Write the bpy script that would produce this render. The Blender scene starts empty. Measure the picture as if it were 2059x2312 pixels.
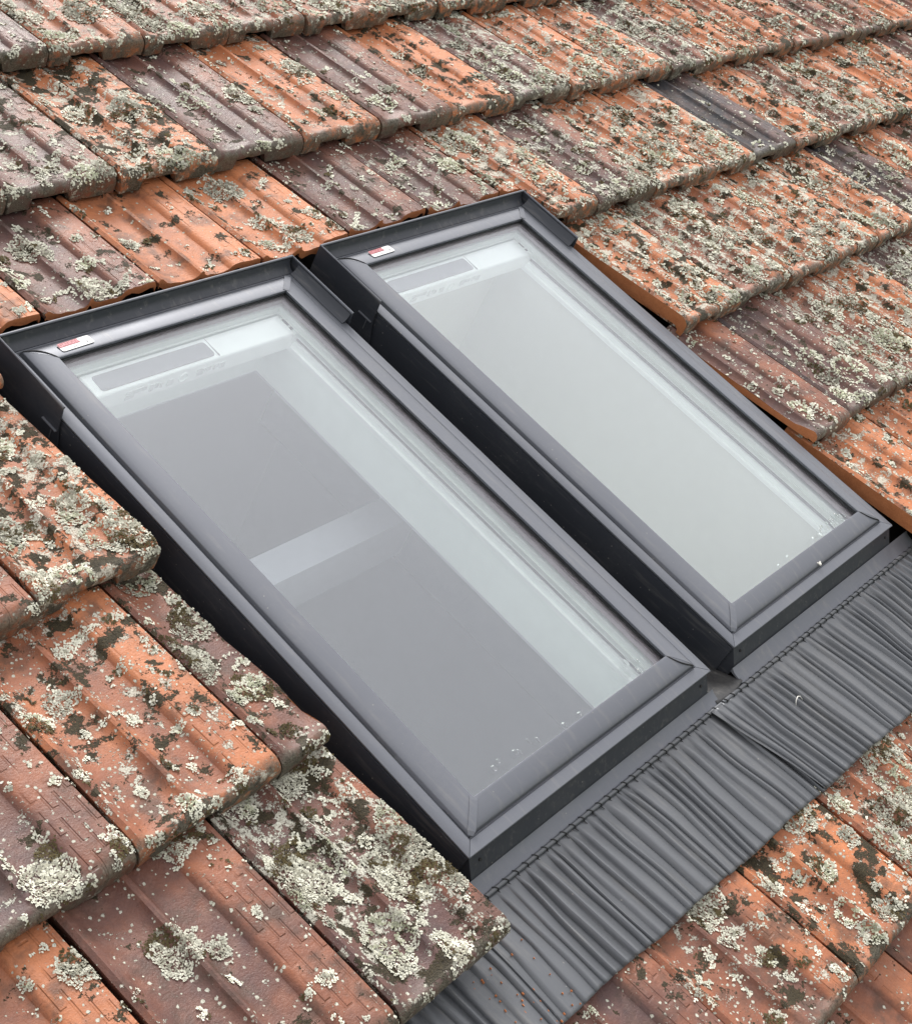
import bpy, math, random
import numpy as np
from mathutils import Matrix, Vector

# ------------------------------------------------------------------ camera
PITCH = math.radians(29.04)                      # roof pitch; roof coords: u along the eaves, v up the slope, w out of the roof
RM = Matrix.Rotation(PITCH, 4, 'X')              # roof coords -> world
RX = (0.62831498, -0.68014908, 0.37764733)       # camera axes in roof coords
RY = (-0.31711106, -0.66718758, -0.67401877)
RZ = (0.71039486, 0.30373995, -0.63488675)
CAM = (-1.2468, -0.2730, 1.5350)
scene = bpy.context.scene
col = scene.collection
cd = bpy.data.cameras.new("camera")
cd.sensor_fit = 'HORIZONTAL'
cd.sensor_width = 36.0
cd.lens = 36.0 * 3327.6 / 2059.0
cd.clip_start = 0.05
cd.clip_end = 3000
cam = bpy.data.objects.new("camera", cd)
col.objects.link(cam)
cm = Matrix(((RX[0], -RY[0], -RZ[0], CAM[0]), (RX[1], -RY[1], -RZ[1], CAM[1]),
             (RX[2], -RY[2], -RZ[2], CAM[2]), (0, 0, 0, 1)))
cam.matrix_world = RM @ cm
scene.camera = cam

# ------------------------------------------------------------------ world, sun, exposure (overcast)
SUN_EL, SUN_AZ = math.radians(50), math.radians(42)   # azimuth from +Y, clockwise
world = bpy.data.worlds.new("World")
scene.world = world
world.use_nodes = True
wn = world.node_tree
sky = wn.nodes.new('ShaderNodeTexSky')
sky.sky_type = 'NISHITA'
sky.sun_disc = False
sky.sun_elevation = SUN_EL
sky.sun_rotation = SUN_AZ
sky.air_density = 1.0
sky.dust_density = 4.0
hs = wn.nodes.new('ShaderNodeHueSaturation')
hs.inputs['Saturation'].default_value = 0.22
hs.inputs['Value'].default_value = 1.0
wn.links.new(sky.outputs[0], hs.inputs['Color'])
cl = wn.nodes.new('ShaderNodeMix')
cl.data_type = 'RGBA'
cl.inputs[0].default_value = 0.6
cl.inputs[7].default_value = (6.5, 6.42, 6.4, 1)
wn.links.new(hs.outputs[0], cl.inputs[6])
wn.links.new(cl.outputs[2], wn.nodes['Background'].inputs[0])
wn.nodes['Background'].inputs[1].default_value = 0.115
sd = bpy.data.lights.new("sun", 'SUN')
sd.energy = 1.5
sd.angle = math.radians(20)
sd.color = (1.0, 0.97, 0.93)
sun = bpy.data.objects.new("sun", sd)
col.objects.link(sun)
sdir = Vector((math.sin(SUN_AZ) * math.cos(SUN_EL), math.cos(SUN_AZ) * math.cos(SUN_EL), math.sin(SUN_EL)))
sun.rotation_euler = sdir.to_track_quat('Z', 'Y').to_euler()
sun.location = sdir * 20
scene.view_settings.view_transform = 'Standard'
scene.view_settings.look = 'None'
scene.view_settings.gamma = 1.0
scene.view_settings.use_curve_mapping = False
scene.view_settings.exposure = 0.98
scene.cycles.transparent_max_bounces = 14
scene.cycles.max_bounces = 6
scene.cycles.diffuse_bounces = 3
scene.cycles.glossy_bounces = 3
scene.cycles.use_light_tree = False

rng = np.random.default_rng(11)
random.seed(7)

# ------------------------------------------------------------------ node helpers
class NT:
    def __init__(self, name):
        self.m = bpy.data.materials.new(name)
        self.m.use_nodes = True
        self.t = self.m.node_tree
        self.b = self.t.nodes['Principled BSDF']
        self.out = self.t.nodes['Material Output']

    def n(self, typ, **kw):
        nd = self.t.nodes.new('ShaderNode' + typ)
        for k, v in kw.items():
            setattr(nd, k, v)
        return nd

    def put(self, sock, v):
        if isinstance(v, bpy.types.NodeSocket):
            self.t.links.new(v, sock)
        elif v is not None:
            sock.default_value = v

    def math(self, op, a, b=None, c=None, clamp=False):
        nd = self.n('Math', operation=op, use_clamp=clamp)
        self.put(nd.inputs[0], a)
        if b is not None:
            self.put(nd.inputs[1], b)
        if c is not None:
            self.put(nd.inputs[2], c)
        return nd.outputs[0]

    def mix(self, f, a, b, mode='MIX'):
        nd = self.n('Mix', data_type='RGBA', blend_type=mode)
        self.put(nd.inputs[0], f)
        self.put(nd.inputs[6], a if isinstance(a, bpy.types.NodeSocket) else (*a, 1))
        self.put(nd.inputs[7], b if isinstance(b, bpy.types.NodeSocket) else (*b, 1))
        return nd.outputs[2]

    def noise(self, vec, scale, detail=4, rough=0.55, dist=0.0):
        nd = self.n('TexNoise')
        self.put(nd.inputs['Vector'], vec)
        nd.inputs['Scale'].default_value = scale
        nd.inputs['Detail'].default_value = detail
        nd.inputs['Roughness'].default_value = rough
        nd.inputs['Distortion'].default_value = dist
        return nd.outputs[0]

    def step(self, v, lo, hi):
        nd = self.n('MapRange', interpolation_type='SMOOTHSTEP')
        self.put(nd.inputs[0], v)
        self.put(nd.inputs[1], lo)
        self.put(nd.inputs[2], hi)
        return nd.outputs[0]

    def ramp(self, f, stops):
        nd = self.n('ValToRGB')
        cr = nd.color_ramp
        while len(cr.elements) > 1:
            cr.elements.remove(cr.elements[-1])
        cr.elements[0].position = stops[0][0]
        cr.elements[0].color = (*stops[0][1], 1)
        for p, c in stops[1:]:
            e = cr.elements.new(p)
            e.color = (*c, 1)
        self.put(nd.inputs[0], f)
        return nd.outputs[0]

    def bump(self, h, dist, strength=1.0, normal=None):
        nd = self.n('Bump')
        nd.inputs['Strength'].default_value = strength
        nd.inputs['Distance'].default_value = dist
        self.put(nd.inputs['Height'], h)
        if normal is not None:
            self.put(nd.inputs['Normal'], normal)
        return nd.outputs[0]

    def set(self, **kw):
        for k, v in kw.items():
            s = self.b.inputs[k.replace('_', ' ')]
            if isinstance(v, tuple) and len(v) == 3:
                v = (*v, 1)
            self.put(s, v)


def plain(name, color, rough=0.5, metal=0.0, var=0.12, scale=30, bump=0.0, spec=0.5):
    M = NT(name)
    tc = M.n('TexCoord').outputs['Object']
    nz = M.noise(tc, scale, 5)
    nz2 = M.noise(tc, scale * 9, 4)
    f = M.math('ADD', M.math('MULTIPLY', nz, 0.6), M.math('MULTIPLY', nz2, 0.4))
    lo = tuple(c * (1 - var) for c in color)
    hi = tuple(min(1, c * (1 + var)) for c in color)
    M.set(Base_Color=M.mix(M.step(f, 0.3, 0.7), lo, hi), Metallic=metal)
    M.put(M.b.inputs['Roughness'], M.math('ADD', rough - 0.06, M.math('MULTIPLY', nz, 0.12)))
    M.b.inputs['Specular IOR Level'].default_value = spec
    if bump:
        M.set(Normal=M.bump(nz2, bump))
    return M.m


# clay: Object Info colour carries the tile's own tone (R), crust amount (G), moss amount (B)
def clay_material(raw=False):
    M = NT("raw_clay" if raw else "weathered_clay")
    tc = M.n('TexCoord').outputs['Object']
    oi = M.n('ObjectInfo')
    off = M.n('CombineXYZ')
    for i, k in enumerate((31.0, 57.0, 83.0)):
        M.put(off.inputs[i], M.math('MULTIPLY', oi.outputs['Random'], k))
    va = M.n('VectorMath', operation='ADD')
    M.put(va.inputs[0], tc)
    M.put(va.inputs[1], off.outputs[0])
    P = va.outputs[0]
    sep = M.n('SeparateColor')
    M.put(sep.inputs[0], oi.outputs['Color'])
    tone, crust, moss = sep.outputs
    xyz = M.n('SeparateXYZ')
    M.put(xyz.inputs[0], tc)
    n1 = M.noise(P, 9, 3, 0.6)
    n2 = M.noise(P, 60, 4, 0.65)
    n3 = M.noise(P, 330, 3, 0.7)
    if raw:
        base = M.ramp(M.math('ADD', M.math('MULTIPLY', n2, .5), M.math('MULTIPLY', n3, .5)),
                      [(0.3, (.42, .145, .058)), (0.7, (.60, .235, .10))])
        M.set(Base_Color=base, Roughness=0.85)
        M.b.inputs['Specular IOR Level'].default_value = 0.2
        M.set(Normal=M.bump(n3, 0.0008))
        return M.m
    # worn band and rib tops a little brighter than the troughs: the glaze has gone there
    band = M.math('MULTIPLY', M.step(xyz.outputs[0], .160, .172), M.math('SUBTRACT', 1.0, M.step(xyz.outputs[0], .232, .237)))
    t = M.math('ADD', tone, M.math('MULTIPLY', M.math('SUBTRACT', n1, .5), .75))
    t = M.math('ADD', t, M.math('MULTIPLY', M.math('SUBTRACT', n2, .5), .18))
    t = M.math('SUBTRACT', t, M.math('MULTIPLY', band, .17), clamp=True)
    base = M.ramp(t, [(0.0, (.56, .205, .088)), (.18, (.46, .166, .072)), (.38, (.30, .108, .056)), (.56, (.17, .072, .050)),
                      (.74, (.118, .062, .056)), (.87, (.072, .049, .049)), (1.0, (.04, .04, .046))])
    grain = M.math('ADD', .72, M.math('MULTIPLY', n3, .52))
    gr = M.n('CombineColor')
    for i in range(3):
        M.put(gr.inputs[i], grain)
    base = M.mix(1.0, base, gr.outputs[0], 'MULTIPLY')
    # dusty pale bloom
    bl = M.math('MULTIPLY', M.step(M.noise(P, 24, 4, .7), .45, .7), .24)
    base = M.mix(bl, base, (.42, .25, .19))
    # soot in soft patches
    so = M.math('MULTIPLY', M.step(M.noise(P, 17, 4, .65), .47, .70), .72)
    base = M.mix(so, base, (.070, .046, .034))
    # pale crust: small specks and thin films
    vo = M.n('TexVoronoi', feature='F1')
    M.put(vo.inputs['Vector'], P)
    vo.inputs['Scale'].default_value = 150
    vo.inputs['Randomness'].default_value = 1.0
    vsep = M.n('SeparateColor')
    M.put(vsep.inputs[0], vo.outputs['Color'])
    pick = M.math('LESS_THAN', vsep.outputs[0], M.math('ADD', .10, M.math('MULTIPLY', crust, .34)))
    rad = M.math('ADD', .10, M.math('MULTIPLY', vsep.outputs[1], .32))
    edge = M.math('ADD', vo.outputs['Distance'], M.math('MULTIPLY', M.math('SUBTRACT', n3, .5), .95))
    speck = M.math('MULTIPLY', pick, M.math('LESS_THAN', edge, rad))
    thr = M.math('SUBTRACT', .70, M.math('MULTIPLY', crust, .20))
    fl = M.math('ADD', M.math('MULTIPLY', M.noise(P, 32, 5, .7), .75), M.math('MULTIPLY', n3, .25))
    film = M.step(fl, thr, M.math('ADD', thr, .035))
    lic = M.math('MAXIMUM', speck, M.math('MULTIPLY', film, .85))
    lcol = M.ramp(n3, [(.3, (.30, .28, .22)), (.5, (.58, .57, .48)), (.72, (.78, .78, .68))])
    base = M.mix(lic, base, lcol)
    # dark brown moss cushions
    mthr = M.math('SUBTRACT', .65, M.math('MULTIPLY', moss, .135))
    mo = M.math('ADD', M.math('MULTIPLY', M.noise(P, 24, 5, .68), .84), M.math('MULTIPLY', n3, .16))
    mm = M.step(mo, mthr, M.math('ADD', mthr, .02))
    mcol = M.ramp(n3, [(.3, (.020, .016, .009)), (.75, (.080, .060, .028))])
    base = M.mix(mm, base, mcol)
    # grime on the front lip
    fr = M.math('SUBTRACT', 1.0, M.step(xyz.outputs[1], .001, .026))
    gm = M.math('MULTIPLY', M.math('MULTIPLY', fr, M.step(M.noise(P, 48, 3, .7), .32, .56)), .85)
    base = M.mix(gm, base, M.ramp(n3, [(.3, (.045, .038, .028)), (.7, (.22, .20, .155))]))
    M.set(Base_Color=base)
    M.put(M.b.inputs['Roughness'], M.math('ADD', M.math('MULTIPLY', M.math('MAXIMUM', lic, mm), .3),
                                        M.math('SUBTRACT', .56, M.math('MULTIPLY', tone, .16)), clamp=True))
    M.b.inputs['Specular IOR Level'].default_value = 0.4
    # relief pressed into the band
    xr = M.math('DIVIDE', M.math('SUBTRACT', xyz.outputs[0], .1715), .0165)
    fx = M.math('FRACT', xr)
    yr = M.math('ADD', M.math('DIVIDE', xyz.outputs[1], .057), M.math('MULTIPLY', M.math('FLOOR', xr), .36))
    fy = M.math('FRACT', yr)
    bars = M.math('MULTIPLY', M.math('SUBTRACT', 1.0, M.step(M.math('ABSOLUTE', M.math('SUBTRACT', fx, .14)), .04, .15)), M.step(fy, .20, .26))
    ends = M.math('MULTIPLY', M.math('SUBTRACT', 1.0, M.step(M.math('ABSOLUTE', M.math('SUBTRACT', fy, .25)), .012, .045)), M.math('LESS_THAN', fx, .75))
    rel = M.math('MULTIPLY', M.math('MAXIMUM', bars, ends), M.math('MULTIPLY', band, M.step(n1, .38, .56)))
    h = M.math('SUBTRACT', M.math('MULTIPLY', n3, .0009), M.math('MULTIPLY', rel, .0019))
    h = M.math('ADD', h, M.math('MULTIPLY', n2, .0012))
    h = M.math('ADD', h, M.math('MULTIPLY', lic, M.math('ADD', .0004, M.math('MULTIPLY', n3, .0014))))
    h = M.math('ADD', h, M.math('MULTIPLY', mm, M.math('ADD', .0008, M.math('MULTIPLY', n3, .002))))
    M.set(Normal=M.bump(h, 1.0))
    return M.m


def lichen_material():
    M = NT("lichen_crust")
    at = M.n('Attribute', attribute_name='tint')
    tc = M.n('TexCoord').outputs['Object']
    nz = M.noise(tc, 700, 3, .6)
    k = M.math('ADD', .55, M.math('MULTIPLY', nz, .9))
    g = M.n('CombineColor')
    for i in range(3):
        M.put(g.inputs[i], k)
    M.set(Base_Color=M.mix(1.0, at.outputs['Color'], g.outputs[0], 'MULTIPLY'), Roughness=0.95)
    M.b.inputs['Specular IOR Level'].default_value = 0.1
    return M.m


def glass_material():
    M = NT("window_glass")
    lw = M.n('LayerWeight')
    lw.inputs[0].default_value = 0.5
    f = M.math('ADD', .085, M.math('MULTIPLY', M.math('POWER', lw.outputs['Facing'], 4.5), .95))
    tr = M.n('BsdfTransparent')
    tr.inputs[0].default_value = (.990, 1.0, .996, 1)
    gl = M.n('BsdfGlossy')
    gl.inputs['Roughness'].default_value = 0.01
    gl.inputs['Color'].default_value = (.93, .94, 1.0, 1)
    mx = M.n('MixShader')
    M.put(mx.inputs[0], f)
    M.put(mx.inputs[1], tr.outputs[0])
    M.put(mx.inputs[2], gl.outputs[0])
    M.put(M.out.inputs['Surface'], mx.outputs[0])
    return M.m


def metal_material(name, color, rough, dust=0.25, metal=.35):
    M = NT(name)
    tc = M.n('TexCoord').outputs['Object']
    a = M.noise(tc, 7, 4, .6)
    b = M.noise(tc, 160, 5, .7)
    d = M.math('MULTIPLY', M.step(M.math('ADD', M.math('MULTIPLY', a, .6), M.math('MULTIPLY', b, .4)), .45, .75), dust)
    # dried drip marks run down the slope, grit sits in specks
    mp = M.n('Mapping')
    M.put(mp.inputs['Vector'], tc)
    mp.inputs['Scale'].default_value = (1.0, .09, 1.0)
    st = M.math('MULTIPLY', M.step(M.noise(mp.outputs[0], 90, 3, .6), .52, .74), .16)
    vo = M.n('TexVoronoi', feature='F1')
    M.put(vo.inputs['Vector'], tc)
    vo.inputs['Scale'].default_value = 120
    vs = M.n('SeparateColor')
    M.put(vs.inputs[0], vo.outputs['Color'])
    gr = M.math('MULTIPLY', M.math('LESS_THAN', vs.outputs[0], .09), M.math('LESS_THAN', vo.outputs['Distance'], M.math('MULTIPLY', vs.outputs[1], .17)))
    d = M.math('MAXIMUM', M.math('ADD', d, st), M.math('MULTIPLY', gr, .55))
    M.set(Base_Color=M.mix(d, color, (.34, .32, .29)), Metallic=metal)
    M.put(M.b.inputs['Roughness'], M.math('ADD', rough, M.math('MULTIPLY', M.math('SUBTRACT', a, .5), .18)))
    M.set(Normal=M.bump(b, 0.00006))
    return M.m


M_CLAY, M_RAW, M_LICHEN = clay_material(), clay_material(True), lichen_material()
M_GLASS = glass_material()
M_CLAD = metal_material("cladding_grey", (.150, .158, .182), .48, .12)
M_WALL = metal_material("flashing_dark", (.040, .044, .055), .42, .08, .2)  # dark metal, lowered further to stand in for dark surroundings it would reflect
M_LEAD = metal_material("apron_grey", (.125, .131, .143), .42, .12)
M_CHAN = metal_material("channel_brown_grey", (.05, .05, .052), .4, .2)
M_RUB = plain("black_rubber", (.012, .012, .013), .6)
M_SPACER = plain("spacer_mauve", (.46, .41, .44), .45)
M_WHITE = plain("white_lacquer", (.90, .94, .92), .4, var=.03)
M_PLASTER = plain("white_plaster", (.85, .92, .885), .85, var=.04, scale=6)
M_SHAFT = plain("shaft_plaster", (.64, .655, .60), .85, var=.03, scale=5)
M_DIM_PARTITION = plain("partition_dimmed", (.10, .10, .115), .9)  # partition colour darkened in place of shade, to match the dim room
M_GAP = plain("grey_gap", (.16, .16, .165), .6)
M_PLATE = plain("grey_plate", (.13, .135, .15), .35, var=.05)
M_PRINT = plain("grey_print", (.62, .64, .63), .7)
M_LABEL = plain("label_white", (.80, .79, .78), .45, var=.03)
M_RED = plain("label_red", (.30, .065, .075), .5)
M_PINK = plain("label_pink", (.62, .22, .25), .5)
M_INK = plain("label_ink", (.25, .25, .26), .6)
M_ROOM = plain("room_grey", (.40, .40, .47), .9, var=.03, scale=3)
M_ADDED_BAR = plain("added_bar_pale", (.40, .41, .46), .8, var=.05, scale=6)  # pale colour of the bar added in the room
M_UNDER = plain("underlay_black", (.02, .018, .016), .9)
M_GRASS = plain("meadow", (.06, .09, .03), .95, var=.4, scale=.3)
M_FEATHER = plain("pale_fibre", (.75, .73, .68), .8)
M_WATER = None

# ------------------------------------------------------------------ mesh helpers
def link(name, me, mats, parent=None, mw=None, smooth=None):
    o = bpy.data.objects.new(name, me)
    col.objects.link(o)
    if mats is not None and len(me.materials) == 0:
        for m in (mats if isinstance(mats, (list, tuple)) else [mats]):
            me.materials.append(m)
    if parent is not None:
        o.parent = parent
        if mw is not None:
            o.matrix_local = mw
    else:
        o.matrix_world = RM @ mw if mw is not None else RM.copy()
    return o


def mesh(name, v, f, smooth=False, mi=None):
    me = bpy.data.meshes.new(name)
    me.from_pydata([tuple(p) for p in v], [], [tuple(q) for q in f])
    if mi is not None:
        me.polygons.foreach_set('material_index', np.asarray(mi, dtype=np.int32))
    if smooth:
        me.polygons.foreach_set('use_smooth', np.ones(len(me.polygons), dtype=bool))
        if smooth is not True:
            me.set_sharp_from_angle(angle=math.radians(smooth))
    me.update()
    return me


class MB:
    def __init__(self):
        self.v, self.f = [], []

    def add(self, v, f):
        n = len(self.v)
        self.v += [tuple(p) for p in v]
        self.f += [tuple(i + n for i in q) for q in f]
        return self

    def box(self, x0, x1, y0, y1, z0, z1):
        v = [(x, y, z) for z in (z0, z1) for y in (y0, y1) for x in (x0, x1)]
        return self.add(v, [(0, 2, 3, 1), (4, 5, 7, 6), (0, 1, 5, 4), (2, 6, 7, 3), (0, 4, 6, 2), (1, 3, 7, 5)])

    def prism(self, poly, axis, a, b):
        """closed 2-D polygon extruded along axis between a and b"""
        n = len(poly)
        def p(q, t):
            return {'x': (t, q[0], q[1]), 'y': (q[0], t, q[1]), 'z': (q[0], q[1], t)}[axis]
        v = [p(q, a) for q in poly] + [p(q, b) for q in poly]
        f = [(i, (i + 1) % n, n + (i + 1) % n, n + i) for i in range(n)]
        f += [tuple(range(n - 1, -1, -1)), tuple(range(n, 2 * n))]
        return self.add(v, f)

    def tube(self, pts, r, n=8):
        pts = [Vector(p) for p in pts]
        v, f = [], []
        for i, p in enumerate(pts):
            d = (pts[min(i + 1, len(pts) - 1)] - pts[max(i - 1, 0)]).normalized()
            a = d.orthogonal().normalized() if i == 0 else (a - a.dot(d) * d).normalized()
            b = d.cross(a)
            rr = r[i] if isinstance(r, (list, tuple)) else r
            for k in range(n):
                t = 2 * math.pi * k / n
                v.append(p + a * rr * math.cos(t) + b * rr * math.sin(t))
        for i in range(len(pts) - 1):
            for k in range(n):
                f.append((i * n + k, i * n + (k + 1) % n, (i + 1) * n + (k + 1) % n, (i + 1) * n + k))
        f.append(tuple(range(n - 1, -1, -1)))
        f.append(tuple(range((len(pts) - 1) * n, len(pts) * n)))
        return self.add(v, f)

    def build(self, name, mat, parent=None, mw=None, smooth=False, bevel=0):
        me = mesh(name, self.v, self.f, smooth)
        o = link(name, me, mat, parent, mw)
        if bevel:
            b = o.modifiers.new("bevel", 'BEVEL')
            b.width = bevel
            b.segments = 2
            b.limit_method = 'ANGLE'
        return o


def tag(o, label=None, cat=None, group=None, kind=None):
    if label: o['label'] = label
    if cat: o['category'] = cat
    if group: o['group'] = group
    if kind: o['kind'] = kind
    return o


def empty(name, base):
    o = bpy.data.objects.new(name, None)
    col.objects.link(o)
    o.empty_display_size = 0.1
    o.matrix_world = RM @ Matrix.Translation(base)
    return o


# value noise in numpy
_tab = rng.random(65536)
def vnoise(x, y, seed=0):
    xi, yi = np.floor(x).astype(np.int64), np.floor(y).astype(np.int64)
    fx, fy = x - xi, y - yi
    fx, fy = fx * fx * (3 - 2 * fx), fy * fy * (3 - 2 * fy)
    def h(a, b):
        return _tab[((a * 73856093) ^ (b * 19349663) ^ (seed * 83492791)) & 65535]
    return (h(xi, yi) * (1 - fx) + h(xi + 1, yi) * fx) * (1 - fy) + (h(xi, yi + 1) * (1 - fx) + h(xi + 1, yi + 1) * fx) * fy
def fbm(x, y, seed=0, oct=4):
    s, a, t = 0, 1.0, 0
    for i in range(oct):
        s = s + a * vnoise(x * 2 ** i + 17.3 * i, y * 2 ** i - 9.1 * i, seed + i)
        t += a
        a *= .55
    return s / t

# ------------------------------------------------------------------ ground far below
g = MB()
g.add([(-900, -900, 0), (900, -900, 0), (900, 900, 0), (-900, 900, 0)], [(0, 1, 2, 3)])
o = bpy.data.objects.new("ground", mesh("ground", g.v, g.f))
o.data.materials.append(M_GRASS)
col.objects.link(o)
o.location = (0, 0, -5.5)
tag(o, kind='structure')

# ------------------------------------------------------------------ roof: tiles
PW = .24
COURSE = {-3: -1.215, -2: -.845, -1: -.470, 0: -.105, 1: .240, 2: .605, 3: .982, 4: 1.362, 5: 1.744, 6: 2.124, 7: 2.504}
W, L, GAP, DV = .63, 1.062, .087, .006
X2 = W + GAP                     # window 2 starts here
CUT_L, CUT_R, CUT_T = -.044, 1.388, 1.099
SLOPE = .115
WF = .010
YB = .405
PX = np.array([0, .0015, .005, .010, .019, .036, .065, .082, .0895, .0930, .097, .101, .1045, .112, .13, .150, .1625, .1665, .1725, .184, .225, .232, .2355, .2365])
PH = np.array([.012, .0160, .0170, .0150, .0075, .0012, 0, .0012, .0060, .0128, .0146, .0128, .0060, .0012, 0, .0006, .0030, .0090, .0128, .0140, .0140, .0130, .0100, .004])

def sstep(a, b, x):
    t = np.clip((x - a) / (b - a), 0, 1)
    return t * t * (3 - 2 * t)

def tile_h(x, y, nose=True):
    x, y = np.asarray(x, float), np.asarray(y, float)
    h = np.interp(x, PX, PH)
    if nose is not False:
        ln = .022 + .05 * np.exp(-((x - .097) / .035) ** 2)
        b = 1 - sstep(.008, ln, y)
        hn = .0115 - .003 * np.exp(-((x - .05) / .025) ** 2) - .003 * np.exp(-((x - .14) / .02) ** 2)
        hn = np.minimum(hn, np.interp(x, [0, .004, .012, .225, .233, .2365], [.008, .016, .02, .02, .011, .004]))
        h2 = h * (1 - b) + hn * b
        r = .016
        yy = np.clip(y, 0, r)
        h2 = h2 - (r - np.sqrt(np.maximum(0, r * r - (r - yy) ** 2)))
        h = np.where(nose, h2, h) if not isinstance(nose, bool) else h2
    return h - SLOPE * y

XS = np.unique(np.round(np.concatenate([PX, [.0275, .05, .0525, .074, .0915, .1, .104, .1195, .1215, .139, .154, .182, .2, .2125]]), 5))
YN = np.array([0, .0005, .0018, .004, .0075, .0115, .016, .021, .030, .042, .056, .075, .11, .16, .21, .26, .31, .36, YB])

def zbot(x):
    x = np.asarray(x, float)
    z = np.full_like(x, -.034)
    z = np.where((x > .051) & (x < .134), -.013, z)
    return z

def tile_mesh(x0=0.0, x1=.2365, y0=None, seed=0, cutl=False, cutr=False, yb_=YB, flank=False):
    """solid interlocking tile; y0(x) gives a sawn front line (nan where the moulded nose is kept)"""
    xs = np.array([x0] + [x for x in XS if x0 + .002 < x < x1 - .002] + [x1])
    if y0 is not None:
        extra = []
        for a, b in zip(xs[:-1], xs[1:]):
            ya, yb = y0(a), y0(b)
            if (ya != ya) != (yb != yb):
                s = CUT_STEP[0]
                extra += [s - .0005, s + .0005]
        xs = np.sort(np.concatenate([xs, extra])) if extra else xs
    verts, ncol = [], []
    M = 2 * len(YN) + 3
    for i, x in enumerate(xs):
        yc = y0(x) if y0 is not None else float('nan')
        nose = yc != yc
        if nose:
            ys = YN * np.interp(YN, [0, .06, YB], [1, 1, yb_ / YB])
        else:
            ys = yc + (YB - yc) * (YN / YB) ** .8
        xx = np.full_like(ys, x)
        nz = (fbm(xx * 25 + seed * 7.7, ys * 25, 40 + seed) - .5)
        edge = (i == 0 and cutl) or (i == len(xs) - 1 and cutr)
        if edge:
            xx = xx + (fbm(ys * 35, ys * 0 + seed, 3) - .5) * .007
        z = tile_h(xx, ys, bool(nose)) + nz * .0022
        chip = 0
        if nose:
            chip = (fbm(np.array([x * 60 + seed * 3.1]), np.array([.5]), 9)[0] - .5)
            ysh = np.where(ys < .02, chip * .005, 0)
        else:
            ysh = np.zeros_like(ys)
            ysh[:3] = (fbm(np.array([x * 90.]), np.array([seed * 1.3]), 5)[0] - .5) * .008
        top = [(a, b + c, d) for a, b, c, d in zip(xx, ys, ysh, z)]
        if nose:
            zb = float(zbot(np.array([x]))[0]) + chip * .003
            if x < .012:
                zb = -.034
            fr = [(xx[0], ysh[0] + .0005, z[0] * .45 + zb * .55), (xx[0], ysh[0] + .002, zb), (xx[0], .016, zb)]
            yb = np.maximum(ys, .018)
            zz = tile_h(np.full_like(ys, x), np.maximum(ys, .02), False) - (.014 if x > .012 else .036)
        else:
            th = .0155 + .003 * math.sin(x * 130)
            fy = ys[0] + ysh[0]
            fr = [(xx[0], fy - .0006, z[0] - th * .35), (xx[0], fy, z[0] - th * .7), (xx[0], fy, z[0] - th)]
            yb = ys + .001
            zz = z - th
        bot = [(a, b, d) for a, b, d in zip(xx, yb, zz)]
        if i == 0 and not cutl:      # the lip leans over the joint
            top = [(a - .0012, b, d) for a, b, d in top]
            fr = [(a + .003, b, d) for a, b, d in fr]
            bot = [(a + .006, b, d) for a, b, d in bot]
        c = top[::-1] + fr + bot
        verts += c
    n = len(YN)
    faces, mi, sm = [], [], []
    for i in range(len(xs) - 1):
        cutcol = y0 is not None and y0(xs[i]) == y0(xs[i]) and y0(xs[i + 1]) == y0(xs[i + 1])
        for j in range(M):
            a, b = i * M + j, i * M + (j + 1) % M
            faces.append((a, b, b + M, a + M))
            fr = n - 1 <= j <= n + 2
            mi.append(1 if (cutcol and fr) else 0)
    k = len(xs) - 1
    faces.append(tuple(range(M - 1, -1, -1)))
    mi.append(1 if cutl or flank else 0)
    faces.append(tuple(k * M + j for j in range(M)))
    mi.append(1 if cutr else 0)
    me = mesh("roof_tile", verts, faces, 34, mi)
    me.materials.append(M_CLAY)
    me.materials.append(M_RAW)
    return me

CUT_STEP = [0]
roof = empty("roof", (0, 0, 0))
tag(roof, kind='structure')
u = MB()
uo = (-2.2, 6.2, -1.4, 2.95)
hx0, hx1, hy0, hy1 = .0, X2 + W, 0.0, L + DV
for (a, b, c, d) in ((uo[0], hx0, uo[2], uo[3]), (hx1, uo[1], uo[2], uo[3]), (hx0, hx1, uo[2], hy0), (hx0, hx1, hy1, uo[3])):
    u.box(a, b, c, d, -.13, -.105)
u.build("underlay", M_UNDER, roof)

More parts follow.
